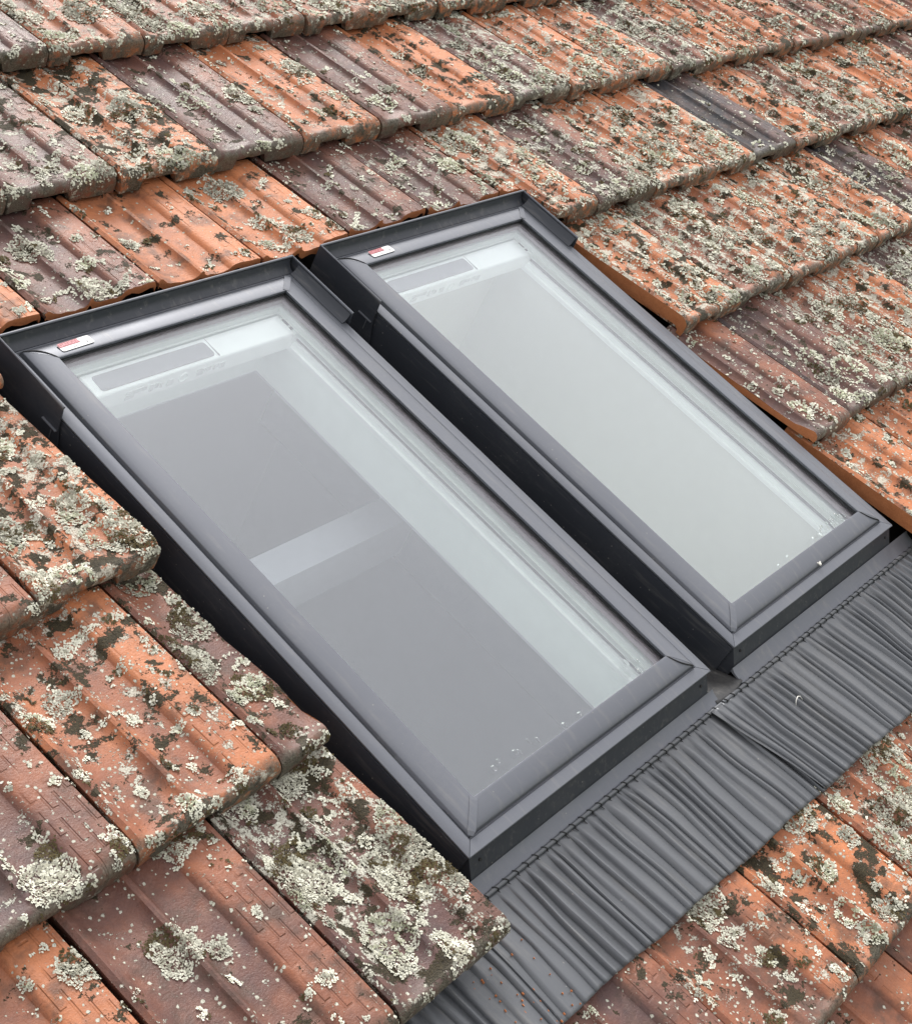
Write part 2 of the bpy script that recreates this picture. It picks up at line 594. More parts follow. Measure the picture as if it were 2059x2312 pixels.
# the tone, crust and moss of the tiles that the photograph shows clearly: (course, column) -> values
SPEC = {
    (0, -2): (.62, .45, .3), (0, -1): (.66, .95, .85), (0, -3): (.36, .45, .4),
    (1, -3): (.66, .6, .4), (1, -2): (.36, .75, .75), (1, -1): (.56, .6, .8), (1, -4): (.5, .5, .3),
    (2, -2): (.55, .6, .3), (2, -1): (.26, .9, .6), (2, 0): (.5, .5, .2),
    (-1, -1): (.64, .5, .5), (-1, 0): (.46, .7, .6), (-1, 1): (.24, .7, .85), (-1, 2): (.38, .8, .5), (-1, 3): (.3, .8, .5),
    (-2, 2): (.46, .2, .1), (-2, 3): (.34, .2, .1), (-2, 1): (.5, .3, .2), (-1, -2): (.55, .5, .3), (-1, 4): (.3, .8, .5),
    (3, -1): (.12, .4, .2), (3, 0): (.66, .45, .45), (3, 1): (.17, .15, .3), (3, 2): (.12, .6, .2), (3, 3): (.70, .5, .3),
    (3, 4): (.68, .7, .3), (3, 5): (.28, .9, .4), (3, 6): (.72, .8, .4), (3, 7): (.18, .9, .5), (3, 8): (.16, .9, .5),
    (3, 9): (.99, .25, .1), (3, 10): (.15, .8, .6), (3, 11): (.5, .9, .5), (3, 12): (.2, .9, .5),
    (4, 0): (.64, .6, .4), (4, 1): (.68, .75, .5), (4, 2): (.20, .85, .8), (4, 3): (.74, .5, .25), (4, 4): (.16, .7, .4),
    (4, 5): (.66, .5, .3), (4, 6): (.10, .5, .6), (4, 7): (.68, .95, .4), (4, 8): (.15, .8, .4), (4, 9): (.2, .8, .5),
    (4, 10): (.62, .9, .4), (4, 11): (.14, .7, .5),
    (5, 1): (.82, .6, .4), (5, 2): (.38, .7, .3), (5, 3): (.48, .8, .3), (5, 4): (.5, .8, .3), (5, 5): (.36, .85, .4), (5, 6): (.22, .9, .4),
    (2, 6): (.17, .95, .5), (2, 7): (.42, .95, .4), (2, 8): (.26, .9, .5), (2, 9): (.12, .95, .5),
    (1, 5): (.66, .6, .4), (1, 6): (.78, .6, .4), (1, 7): (.5, .9, .4), (1, 8): (.2, .9, .6),
    (0, 6): (.10, .8, .6), (0, 7): (.12, .7, .5),
}
full = [tile_mesh(seed=s) for s in range(6)]
short = [tile_mesh(seed=s, yb_=.250) for s in range(3)]     # shortened where the aprons lie on them
TILES = []          # (local->roof matrix, x0, x1, y0 function, spec, k, n)
R2 = random.Random(5)
for k, V in COURSE.items():
    ph = -.01 if k % 2 == 0 else .11
    for n in range(-6, 23):
        u0 = ph + n * PW
        if k in (0, 2) and n >= 6:
            u0 -= .034
        drop = -.030 if k < 0 else 0.0
        if k < 0:
            u0 += .034
        if u0 < -1.35 or u0 > 5.0:
            continue
        if k in SPEC and 0:
            pass
        sp = SPEC.get((k, n))
        if sp is None:
            t = R2.random()
            tone = R2.uniform(.08, .30) if t < .52 else (R2.uniform(.36, .58) if t < .74 else (R2.uniform(.6, .78) if t < .96 else R2.uniform(.86, 1.0)))
            sp = (tone, R2.uniform(.55, .95), R2.uniform(.35, .7))
        x0, x1, yf, cl, cr = 0.0, .2365, None, False, False
        ua, ub = u0, u0 + .2365
        if k in (0, 1, 2):
            if ua < CUT_L < ub:
                x1, cr = CUT_L - u0, True
            elif ua < CUT_R < ub:
                x0, cl = CUT_R - u0, True
                if x1 - x0 < .07:
                    continue
            elif ua >= CUT_L and ub <= CUT_R:
                continue
            if x1 - x0 < .03:
                continue
        if k == 3 and ub > CUT_L and ua < CUT_R:
            yc = CUT_T - V
            if ub > CUT_R:
                s = CUT_R - u0
                CUT_STEP[0] = s
                yf = (lambda x, s=s, yc=yc: yc if x < s else float('nan'))
            elif ua < CUT_L:
                s = CUT_L - u0
                CUT_STEP[0] = s
                yf = (lambda x, s=s, yc=yc: yc if x > s else float('nan'))
            else:
                yf = (lambda x, yc=yc, a=n: yc + .004 * math.sin(a * 2.1 + x * 9))
        flank = k in (0, 2) and n == 6
        if flank:
            me = tile_mesh(x0, x1, None, seed=k + 4, flank=True)
        elif yf is None and not cl and not cr:
            me = full[(n * 5 + k * 3) % 6]
            if k == -1 and -.5 < u0 < 1.6:
                me = short[n % 3]
        else:
            me = tile_mesh(x0, x1, yf, seed=(n + 11 * k) % 23 + 3, cutl=cl, cutr=cr)
        mw = (Matrix.Translation((u0 + R2.uniform(-.001, .001), V + R2.uniform(-.004, .004), drop + WF + R2.uniform(-.001, .0012) + (.003 if k == 0 else 0)))
              @ Matrix.Rotation(math.radians(R2.uniform(-.35, .35)), 4, 'Z')
              @ Matrix.Rotation(math.radians(R2.uniform(-.5, .5)), 4, 'Y'))
        o = link("roof_tile", me, None, roof, mw)
        o.color = (sp[0], sp[1], sp[2] + (.22 if k >= 2 else 0), 1)
        TILES.append((mw, x0, x1, yf, sp, k, n))

# ------------------------------------------------------------------ lichen: small lobes growing on the tiles
def project(p):
    q = p - np.array(CAM)
    z = q @ np.array(RZ)
    return q @ np.array(RX) / z * 3327.6 / 1029.5, q @ np.array(RY) / z * 3327.6 / 1156.0, z

LV, LT = [], []
LR = np.random.default_rng(42)
for (mw, x0, x1, yf, sp, k, n) in TILES:
    c = np.array(mw @ Vector(((x0 + x1) / 2, .19, 0)))
    px, py, z = project(c[None])
    if z[0] < .3 or abs(px[0]) > 1.45 or abs(py[0]) > 1.4:
        continue
    dist = float(z[0])
    size = max(.0026, .00150 * dist)
    den = sp[1]
    area = (x1 - x0) * .385
    # rosettes
    nr = int(LR.poisson(4 + 15 * den))
    ls = LR.random(nr) ** 1.7
    rr = .004 + ls * (.030 + .016 * den)
    rx = LR.uniform(x0, x1, nr)
    ry = LR.beta(1.0, 1.35, nr) * .385
    rt = LR.random(nr)
    nc = int(area / (size * size * .46))
    x = LR.uniform(x0, x1, nc)
    y = LR.uniform(0.0, .385, nc)
    wx = x + (fbm(x * 95 + n * 5.3, y * 95 + k * 3.7, 11) - .5) * .022
    wy = y + (fbm(x * 95 - n * 2.3, y * 95 + k * 8.7, 12) - .5) * .022
    best = np.full(nc, -1.0)
    bi = np.zeros(nc, int)
    for i in range(nr):
        d = np.hypot(wx - rx[i], wy - ry[i])
        s = rr[i] - d
        m = s > best
        best[m] = s[m]
        bi[m] = i
    # loose crust between the rosettes
    fl = fbm(x * 38 + n * 1.7, y * 38 + k * 2.9, 21, 5)
    thr = .77 - .15 * den - .05 * np.exp(-y / .03)
    loose = (fl - thr) * .05
    ty = np.where(bi < nr, rt[np.minimum(bi, max(nr - 1, 0))] if nr else .5, .5)
    ty = np.where(loose > best, .8 + .2 * vnoise(x * 20, y * 20, 3), ty)
    s = np.maximum(best, loose)
    keep = s > 0
    gap = vnoise(x * 420 + n, y * 420 + k, 31)
    keep &= ~((gap > .86) & (s > .003))
    hol = (ty < .3) & (s > .009) & (vnoise(x * 130, y * 130, 7) > .40)     # old rosettes die back in the middle
    keep &= ~hol
    if k == -1 and -.5 < float(mw.translation.x) < 1.6:
        keep &= y < .232
    if yf is not None:
        yc = np.array([yf(a) for a in x])
        keep &= ~((yc == yc) & (y < yc + .003))
    x, y, s, ty, bi = x[keep], y[keep], s[keep], ty[keep], bi[keep]
    m = len(x)
    if m == 0:
        continue
    nose = True if yf is None else False
    e = .0015
    z0 = tile_h(x, y, nose)
    zx = (tile_h(np.minimum(x + e, .236), y, nose) - tile_h(np.maximum(x - e, 0), y, nose)) / (2 * e)
    zy = (tile_h(x, y + e, nose) - tile_h(x, np.maximum(y - e, 0), nose)) / (2 * e)
    N = np.stack([-zx, -zy, np.ones(m)], 1)
    N /= np.linalg.norm(N, axis=1)[:, None]
    # lobes point away from their rosette's centre, with scatter
    if nr:
        bb = np.minimum(bi, nr - 1)
        ang = np.arctan2(y - ry[bb], x - rx[bb]) + LR.normal(0, .7, m)
    else:
        ang = LR.uniform(0, 6.28, m)
    T = np.stack([np.cos(ang), np.sin(ang), np.zeros(m)], 1)
    T -= N * (T * N).sum(1)[:, None]
    T /= np.linalg.norm(T, axis=1)[:, None]
    B = np.cross(N, T)
    sz = size * LR.uniform(.65, 1.35, m)
    lift = np.clip(s * .08, 0, .0012) * LR.uniform(.3, 1, m) + .0004
    P0 = np.stack([x, y, z0 + .0009], 1) + N * lift[:, None]
    tilt = LR.uniform(-.06, .30, m)
    tip = (T * np.cos(tilt)[:, None] + N * np.sin(tilt)[:, None])
    a = P0 - tip * (sz * .55)[:, None] - N * (sz * .15)[:, None]
    b = P0 + B * (sz * .55 * LR.uniform(.6, 1.2, m))[:, None] + N * (sz * LR.uniform(-.1, .3, m))[:, None]
    cc = P0 + tip * (sz * .62)[:, None]
    d = P0 - B * (sz * .55 * LR.uniform(.6, 1.2, m))[:, None] + N * (sz * LR.uniform(-.1, .3, m))[:, None]
    q = np.stack([a, b, cc, d], 1).reshape(-1, 3)
    Rm = np.array(mw.to_3x3())
    q = q @ Rm.T + np.array(mw.translation)
    LV.append(q)
    # the plant's own colours: pale growing rim, older greyer or greener middle, brown tufts
    rim = np.clip(1.15 - s / .007, 0, 1)
    pale = np.array([.74, .73, .61]); grey = np.array([.46, .445, .355]); green = np.array([.49, .50, .36]); brown = np.array([.10, .08, .04])
    mott = fbm(x * 210, y * 210, 55, 3)
    core = np.where((ty > .55)[:, None], grey, green)
    core = np.where((mott > .56)[:, None], core * .74, core)
    colr = core * (1 - rim[:, None]) + pale * rim[:, None]
    colr = np.where((mott < .42)[:, None], pale * .95, colr)
    drk = (ty < .62) & (ty > .40) & (np.where(bi < nr, rr[np.minimum(bi, max(nr - 1, 0))], 1) < .016) if nr else np.zeros(m, bool)
    dark = (fbm(x * 45 + n, y * 45 - k, 77, 4) > (.66 - .07 * sp[2])) & (ty > .45)
    dark |= drk
    colr = np.where(dark[:, None], brown + .12 * (LR.random(m)[:, None] > .88), colr)
    tn = (.70 + .5 * np.modf(ty * 7.31)[0])
    colr = colr * (LR.uniform(.87, 1.10, m) * tn)[:, None]
    LT.append(np.repeat(np.clip(colr, 0, .85), 4, axis=0))
lv = np.concatenate(LV)
lt = np.concatenate(LT)
nq = len(lv) // 4
me = bpy.data.meshes.new("lichen")
me.vertices.add(len(lv))
me.vertices.foreach_set('co', lv.astype(np.float32).ravel())
me.loops.add(len(lv))
me.loops.foreach_set('vertex_index', np.arange(len(lv), dtype=np.int32))
me.polygons.add(nq)
me.polygons.foreach_set('loop_start', np.arange(0, len(lv), 4, dtype=np.int32))
me.polygons.foreach_set('loop_total', np.full(nq, 4, dtype=np.int32))
me.update(calc_edges=True)
at = me.color_attributes.new('tint', 'FLOAT_COLOR', 'POINT')
at.data.foreach_set('color', np.concatenate([lt, np.ones((len(lt), 1))], 1).astype(np.float32).ravel())
lo = link("lichen", me, M_LICHEN, roof, Matrix.Identity(4))
tag(lo, kind='stuff')
print("lichen lobes", nq)

# ------------------------------------------------------------------ roof windows
MS, MT, MBT = .0668, .0613, .0605      # widths of the side, top and bottom rails
def ring(prof, side, gap=.0):
    """profile [(t, w)] swept along one side of the window with mitred ends; t runs 0 (outer edge) .. 1 (glass edge)"""
    v, f = [], []
    for t, w in prof:
        xl, xr, yb, yt = t * MS, W - t * MS, t * MBT, L - t * MT
        if side == 'bottom': a, b = (xl + gap, yb, w), (xr - gap, yb, w)
        if side == 'right': a, b = (xr, yb + gap, w), (xr, yt - gap, w)
        if side == 'top': a, b = (xr - gap, yt, w), (xl + gap, yt, w)
        if side == 'left': a, b = (xl, yt - gap, w), (xl, yb + gap, w)
        v += [a, b]
    n = len(prof)
    for i in range(n):
        j = (i + 1) % n
        f.append((2 * i, 2 * i + 1, 2 * j + 1, 2 * j))
    f.append(tuple(2 * i for i in range(n - 1, -1, -1)))
    f.append(tuple(2 * i + 1 for i in range(n)))
    return v, f

def rbox(e0, e1, z0, z1, side):
    """straight bar of a rectangular ring: e0..e1 inset in metres from the outer edge"""
    v, f = [], []
    for e, w in ((e0, z0), (e0, z1), (e1, z1), (e1, z0)):
        x0, x1, y0, y1 = e, W - e, e - MS + MBT, L - (e - MS + MT)
        a, b = {'bottom': ((x0, y0), (x1, y0)), 'right': ((x1, y0), (x1, y1)), 'top': ((x1, y1), (x0, y1)), 'left': ((x0, y1), (x0, y0))}[side]
        v += [(*a, w), (*b, w)]
    for i in range(4):
        j = (i + 1) % 4
        f.append((2 * i, 2 * i + 1, 2 * j + 1, 2 * j))
    f += [(6, 4, 2, 0), (1, 3, 5, 7)]
    return v, f

SIDES = ('bottom', 'right', 'top', 'left')
LEDGE = [(0, -.003), (0, -.0008), (.015, 0), (.31, .0004), (.325, -.0005), (.335, -.0028), (.40, -.003), (.40, -.006), (.03, -.006)]
CLAD = [(.37, -.004), (.372, .0012), (.385, .0034), (.42, .0052), (.52, .0078), (.65, .0099), (.80, .0114), (.93, .0122), (.985, .0123), (1.0, .0119), (1.0, .007), (.96, .0045), (.40, -.005)]

def text_mesh(txt, size, name, parent, mw, mat, bold=0.0):
    c = bpy.data.curves.new(name, 'FONT')
    c.body = txt
    c.size = size
    c.offset = bold
    c.align_x = 'LEFT'
    tmp = bpy.data.objects.new(name, c)
    col.objects.link(tmp)
    dg = bpy.context.evaluated_depsgraph_get()
    me = bpy.data.meshes.new_from_object(tmp.evaluated_get(dg))
    bpy.data.objects.remove(tmp)
    me.name = name
    return link(name, me, mat, parent, mw)

def rounded(x0, x1, y0, y1, r, n=5):
    pts = []
    for cx, cy, a0 in ((x1 - r, y0 + r, -90), (x1 - r, y1 - r, 0), (x0 + r, y1 - r, 90), (x0 + r, y0 + r, 180)):
        for i in range(n + 1):
            a = math.radians(a0 + 90 * i / n)
            pts.append((cx + r * math.cos(a), cy + r * math.sin(a)))
    return pts

def make_window(base, deep, label, labx, laby):
    root = empty("roof_window", base)
    tag(root, label, "roof window", "roof windows side by side")
    I = Matrix.Identity(4)
    # outer casing
    T = .004
    MB().box(0, T, .0025, L - .0025, -.115, -.0065).build("side_wall", M_WALL, root)
    MB().box(W - T, W, .0025, L - .0025, -.115, -.0065).build("side_wall", M_WALL, root)
    fw = MB()
    fw.prism([(.0025, -.0062), (.012, -.0062), (.012, -.075), (-.019, -.075), (-.019, -.036), (-.0175, -.0335)], 'x', T + .0005, W - T - .0005)
    fo = fw.build("front_wall", M_WALL, root)
    for sx in (.026, W - .026):
        s = MB()
        s.tube([(sx, -.0045, -.0195), (sx, -.0075, -.0165)], .0024, 10)
        s.build("screw_hole", M_RUB, fo)
    MB().box(.004, W - .004, L - T, L, -.115, -.0065).build("back_wall", M_WALL, root)
    for sd_ in SIDES:
        MB().add(*ring(LEDGE, sd_, .0006)).build("ledge", M_CLAD, root, smooth=40)
        MB().add(*ring(CLAD, sd_, .0005)).build("cladding", M_CLAD, root, smooth=55)
        MB().add(*rbox(MS - .006, MS + .0010, .0018, .0062, sd_)).build("gasket", M_RUB, root)
        # spacer bar between the panes, then the stepped lacquered frame inside
        MB().add(*rbox(MS - .022, MS + .0028, -.0155, -.0035, sd_)).build("spacer_bar", M_SPACER, root)
        fr = MB().add(*rbox(MS - .026, MS + .0040, -.033, -.0225, sd_)).build("inner_frame", M_WHITE, root)
        MB().add(*rbox(MS - .026, MS + .0078, -.044, -.0333, sd_)).build("frame_step", M_WHITE, fr)
        MB().add(*rbox(MS - .026, MS + .0025, -.054, -.0443, sd_)).build("frame_gap", M_GAP, fr)
        MB().add(*rbox(MS - .026, MS + .0095, -.0655, -.0543, sd_)).build("frame_step", M_WHITE, fr)
        MB().add(*rbox(MS - .026, MS + .0140, -.076, -.0658, sd_)).build("frame_bead", M_WHITE, fr, bevel=.0012)
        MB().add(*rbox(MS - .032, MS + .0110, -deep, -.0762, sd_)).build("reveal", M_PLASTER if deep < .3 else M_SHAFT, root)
    # mitre covers: folded strips at two corners, curved laps at the other two
    def along(t):       # height of the cladding at t
        return float(np.interp(t, [q[0] for q in CLAD[:10]], [q[1] for q in CLAD[:10]]))
    for cx, cy in ((0, 0), (1, 1)):
        s = MB()
        v, f = [], []
        ts = np.linspace(.375, 1.0, 12)
        for t in ts:
            x = t * MS if cx == 0 else W - t * MS
            y = t * MBT if cy == 0 else L - t * MT
            h = along(t) + .0011
            d = .0042 * (.6 + .4 * (t > .4))
            sg = 1 if cx == 0 else -1
            v += [(x - sg * d, y + sg * d, h - .0012), (x - sg * d, y + sg * d, h), (x + sg * d, y - sg * d, h), (x + sg * d, y - sg * d, h - .0012)]
        for i in range(len(ts) - 1):
            for j in range(3):
                f.append((4 * i + j, 4 * i + j + 1, 4 * i + 5 + j, 4 * i + 4 + j))
        f += [(0, 1, 2, 3), tuple(4 * (len(ts) - 1) + j for j in (3, 2, 1, 0))]
        s.add(v, f)
        s.build("corner_cover", M_CLAD, root)
    for cx, cy in ((0, 1), (1, 0)):
        pts = []
        for i, t in enumerate(np.linspace(.36, 1.0, 12)):
            bow = .007 * math.sin(math.pi * (t - .36) / .64)
            x = t * MS if cx == 0 else W - t * MS
            y = t * MBT if cy == 0 else L - t * MT
            sg = 1 if cx == 0 else -1
            pts.append((x + sg * bow * .55, y + sg * bow * .7, along(t) - .0001))
        MB().tube(pts, [.0006] + [.0012] * 10 + [.0008], 8).build("lap_seam", M_RUB, root, smooth=True)
    # two panes of glass
    e = MS - .005
    pane = MB().box(e, W - e, MBT - .005, L - MT + .005, -.0030, .0012).build("glass_pane", M_GLASS, root)
    e = MS - .018
    MB().box(e, W - e, MBT - .018, L - MT + .018, -.0222, -.0180).build("glass_pane", M_GLASS, root)
    # ventilation flap across the top, inside
    vb = MB()
    vx0, vx1 = MS + .040, W - MS - .016
    vb.prism([(.986, -.030), (.941, -.033), (.939, -.036), (.939, -.070), (.944, -.075), (.990, -.075)], 'x', vx0, vx1)
    vf = vb.build("ventilation_flap", M_WHITE, root, bevel=.0015)
    MB().prism(rounded(vx0 + .016, vx0 + .256, .9455, .9795, .006), 'z', -.0325, -.0302).build("type_plate", M_PLATE, vf)
    MB().box(vx0 + .262, vx0 + .2628, .942, .985, -.034, -.0301).build("flap_joint", M_GAP, vf)
    prints = ((.062, .106, -.052, -.044), (.062, .080, -.062, -.054), (.112, .120, -.060, -.046), (.124, .131, -.056, -.046), (.135, .139, -.060, -.05),
              (.150, .163, -.061, -.048), (.215, .230, -.060, -.046), (.233, .247, -.056, -.048), (.252, .257, -.058, -.046), (.259, .264, -.055, -.046), (.268, .279, -.060, -.047))
    for a, b, c, d in prints:
        MB().box(vx0 + a, vx0 + b, .9378, .9389, c, d).build("printed_mark", M_PRINT, vf)
    rg = MB()
    rg.tube([(vx0 + .185 + .009 * math.cos(t), .9385, -.053 + .009 * math.sin(t)) for t in np.linspace(0, 6.2, 22)], .0012, 6)
    rg.build("turn_knob", M_WHITE, vf, smooth=True)
    for hx in (vx0 - .022, vx1 - .002):
        hb = MB().box(hx, hx + .022, .938, .985, -.074, -.036)
        ho = hb.build("hinge_block", M_WHITE, vf, bevel=.002)
        MB().box(hx + .004, hx + .018, .950, .956, -.0355, -.034).build("hinge_slot", M_GAP, ho)
        MB().box(hx + .006, hx + .012, .962, .978, -.0355, -.034).build("hinge_slot", M_GAP, ho)
    # head flashing folded round the top
    hd = MB()
    HV = .896
    prof_top = .0232
    for (xa, xb) in ((-.0045, -.0025), (W + .0025, W + .0045)):
        hd.prism([(HV + .0, prof_top), (L + .0045, prof_top), (L + .0045, -.085), (HV - .018, -.085), (HV - .010, -.05), (HV - .002, -.02)], 'x', xa, xb)
    hd.box(-.0025, W + .0025, L + .0025, L + .0045, -.085, prof_top)
    ho = hd.build("head_flashing", M_WALL, root)
    MB().tube([(-.0028, HV, prof_top), (-.0028, L + .003, prof_top), (W + .0028, L + .003, prof_top), (W + .0028, HV, prof_top)], .0024, 10).build("rolled_edge", M_CLAD, ho, smooth=40)
    # concave fillet running from the upstand down to the ledge
    cv = MB()
    pr = [(L + .0015, .020), (L - .002, .012), (L - .006, .006), (L - .011, .003), (L - .017, .0017), (L - .017, -.0003), (L + .0015, .0003)]
    cv.prism(pr, 'x', .003, W - .003)
    cv.build("upstand_fillet", M_WALL, ho, smooth=50)
    cr_ = MB().prism([(W + .002, .019), (W - .0015, .010), (W - .006, .0042), (W - .012, .0014), (W - .012, .0005), (W + .002, .0005)], 'y', HV + .004, L - .018)
    cr_.build("upstand_fillet", M_WALL, ho, smooth=50)
    for sx, sg in ((-.0045, -1), (W + .0045, 1)):
        c_ = MB()
        c_.box(min(sx, sx + sg * .0035), max(sx, sx + sg * .0035), HV + .0, HV + .034, -.0265, -.0245)
        c_.box(min(sx, sx + sg * .0015), max(sx, sx + sg * .0015), HV + .010, HV + .0115, -.05, -.0266)
        c_.build("clip", M_CLAD, ho)
    # warning sticker on the top cladding
    ang = math.atan2(-.0022, .018)
    sm_ = Matrix.Translation((labx, laby, .0128)) @ Matrix.Rotation(math.radians(1.5), 4, 'Z') @ Matrix.Rotation(-.105, 4, 'X')
    st = MB().prism(rounded(0, .063, 0, .0195, .004), 'z', 0, .0004).build("warning_sticker", M_LABEL, root, sm_)
    st['label'] = "white warning sticker with a red DANGER block"
    MB().prism([(.0002, .0092), (.0405, .0092), (.0405, .0194), (.004, .0194), (.0012, .0182), (.0002, .0155)], 'z', .0004, .0007).build("red_block", M_RED, st)
    text_mesh("DANGER", .0104, "lettering", st, Matrix.Translation((.0022, .0108, .0009)) @ Matrix.Diagonal((.93, 1, 1, 1)), M_PINK, .0002)
    bb = MB()
    bb.box(.043, .0505, .0150, .0157, .0004, .0007)
    bb.box(.0515, .058, .0150, .0157, .0004, .0007)
    bb.box(.012, .022, .0055, .0061, .0004, .0007)
    bb.box(.024, .036, .0042, .0048, .0004, .0007)
    bb.box(.014, .030, .0024, .0030, .0004, .0007)
    bb.build("small_print", M_INK, st)
    ic = MB()
    ic.add([(.050, .0045, .0007), (.053, .004, .0007), (.0568, .0098, .0007), (.055, .0092, .0007), (.0535, .0065, .0007), (.0515, .009, .0007), (.0505, .0088, .0007)], [(0, 1, 4, 6), (1, 2, 3, 4), (4, 5, 6)])
    ic.build("pictogram", M_INK, st)
    return root, pane

root1, pane1 = make_window((0, 0, 0), .1695, "nearer roof window with a mostly grey pane and a pale strip inside its right edge", .081, 1.0085)
root2, pane2 = make_window((X2, DV, 0), .43, "farther roof window whose whole pane looks evenly pale grey-green", .098, 1.0105)
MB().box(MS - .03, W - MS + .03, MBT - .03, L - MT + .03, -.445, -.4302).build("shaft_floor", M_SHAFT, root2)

# rain drops at the foot of each pane
def drops(pane, spots):
    d = MB()
    for (x, y, a, b, th) in spots:
        n = 12
        v = [(x, y, .0012 + .0024)]
        f = []
        for k, (s, h) in enumerate(((.5, .0021), (.85, .0012), (1.0, 0))):
            for i in range(n):
                t = 2 * math.pi * i / n
                px, py = a * s * math.cos(t), b * s * math.sin(t)
                v.append((x + px * math.cos(th) - py * math.sin(th), y + px * math.sin(th) + py * math.cos(th), .00125 + h))
        for i in range(n):
            f.append((0, 1 + i, 1 + (i + 1) % n))
            for k in range(2):
                f.append((1 + k * n + i, 1 + (k + 1) * n + i, 1 + (k + 1) * n + (i + 1) % n, 1 + k * n + (i + 1) % n))
        d.add(v, f)
    o = d.build("water_drops", M_DROP, pane, smooth=True)
    tag(o, kind='stuff')
D_ = NT("rain_water")
D_.set(Base_Color=(1, 1, 1), Roughness=0.02)
D_.b.inputs['Transmission Weight'].default_value = 1.0
D_.b.inputs['IOR'].default_value = 1.33
M_DROP = D_.m
R3 = random.Random(3)
sp1 = [(R3.uniform(.46, .53), R3.uniform(.068, .10)) for _ in range(12)] + [(.14, .078), (.155, .083), (.19, .079), (.197, .076), (.225, .08), (.24, .074), (.30, .07), (.34, .07)]
sp2 = [(R3.uniform(.38, .54), R3.uniform(.066, .082)) for _ in range(22)] + [(.30, .07), (.26, .068)]
for pane, sps in ((pane1, sp1), (pane2, sp2)):
    drops(pane, [(x, y, R3.uniform(.0022, .0042), R3.uniform(.003, .0075), R3.uniform(-.3, .3)) for x, y in sps])

# ------------------------------------------------------------------ attic room under the nearer window
attic = MB()
rx0, rx1, ry0, ry1, rz0, rz1 = -1.4, 1.9, -.9, 1.75, -2.2, -.1745
room = empty("attic_room", (0, 0, 0))
tag(room, kind='structure')
t = .05
attic.box(rx0, rx1, ry0, ry1, rz0 - t, rz0)
attic.box(rx0 - t, rx0, ry0, ry1, rz0, -.18)
attic.box(rx1, rx1 + t, ry0, ry1, rz0, -.18)
attic.box(rx0 - t, rx1 + t, ry0 - t, ry0, rz0 - t, -.18)
attic.box(rx0 - t, rx1 + t, ry1, ry1 + t, rz0 - t, -.18)
e = MS + .0110
ox0, ox1, oy0, oy1 = e, W - e, e - MS + MBT, L - (e - MS + MT)
for (a, b, c, d) in ((rx0, ox0, ry0, ry1), (ox1, X2 + .02, ry0, ry1), (ox0, ox1, ry0, oy0), (ox0, ox1, oy1, ry1), (X2 + W - .02, rx1, ry0, ry1), (X2 + .02, X2 + W - .02, ry0, .02), (X2 + .02, X2 + W - .02, L - .01, ry1)):
    attic.box(a, b, c, d, -.1745, -.1702)
attic.build("room_walls", M_ROOM, room)
MB().box(X2 + .018, X2 + .024, .0, L, -.44, -.2).build("partition", M_DIM_PARTITION, room)
bar_ = MB().box(-.8, .733, .637, .703, -.42, -.30).build("added_pale_bar", M_ADDED_BAR, room)  # added bar, put in only to give the paler band across the pane

# ------------------------------------------------------------------ channels between and beside the windows
ch = MB()
v, f = [], []
nu, nv = 14, 24
for j in range(nv + 1):
    for i in range(nu + 1):
        s = i / nu
        x = W + .001 + (GAP - .002) * s
        fr = .012 * math.sin(math.pi * s) - .012 * s
        y = (-.0415 - .002 * s - .4 * fr) + (1.03 + .04) * (j / nv) ** 1.7
        z = -.088 + .010 * (2 * s - 1) ** 4 + (.047 - .010 * (2 * s - 1) ** 4) * max(0, min(1, 1 - (y + .034) / .085)) ** 1.2 + .004 * (s - .3) * max(0, 1 - (y + .045) / .03)
        v.append((x, y, z))
for j in range(nv):
    for i in range(nu):
        a = j * (nu + 1) + i
        f.append((a, a + 1, a + nu + 2, a + nu + 1))
co = MB().add(v, f).build("valley_channel", M_CHAN, smooth=True)
sm = co.modifiers.new("thickness", 'SOLIDIFY')
sm.thickness = .0015
tag(co, "dark metal channel sunk in the gap between the two roof windows", "flashing")
for name, x0, x1, lab in (("side_gutter", -.075, -.0005, "black gutter between the left tiles and the nearer window"),
                          ("side_gutter", X2 + W + .0005, X2 + W + .085, "black gutter between the right tiles and the farther window")):
    s = MB()
    s.prism([(x0, -.050), (x0 + .003, -.050), (x0 + .005, -.098), (x1 - .003, -.098), (x1, -.09), (x1, -.101), (x0, -.101)], 'y', -.03, L + .06)
    o = s.build(name, M_WALL)
    tag(o, lab, "gutter", "side gutters of the windows")

# ------------------------------------------------------------------ pleated aprons below the windows
APV, APK = COURSE[-1], -1
def under_h(u_, v_):
    """height of the tiles under the apron"""
    y = v_ - APV
    x = np.mod(u_ - .144, PW)
    return tile_h(np.minimum(x, .2355), np.clip(y, .06, .4), False)

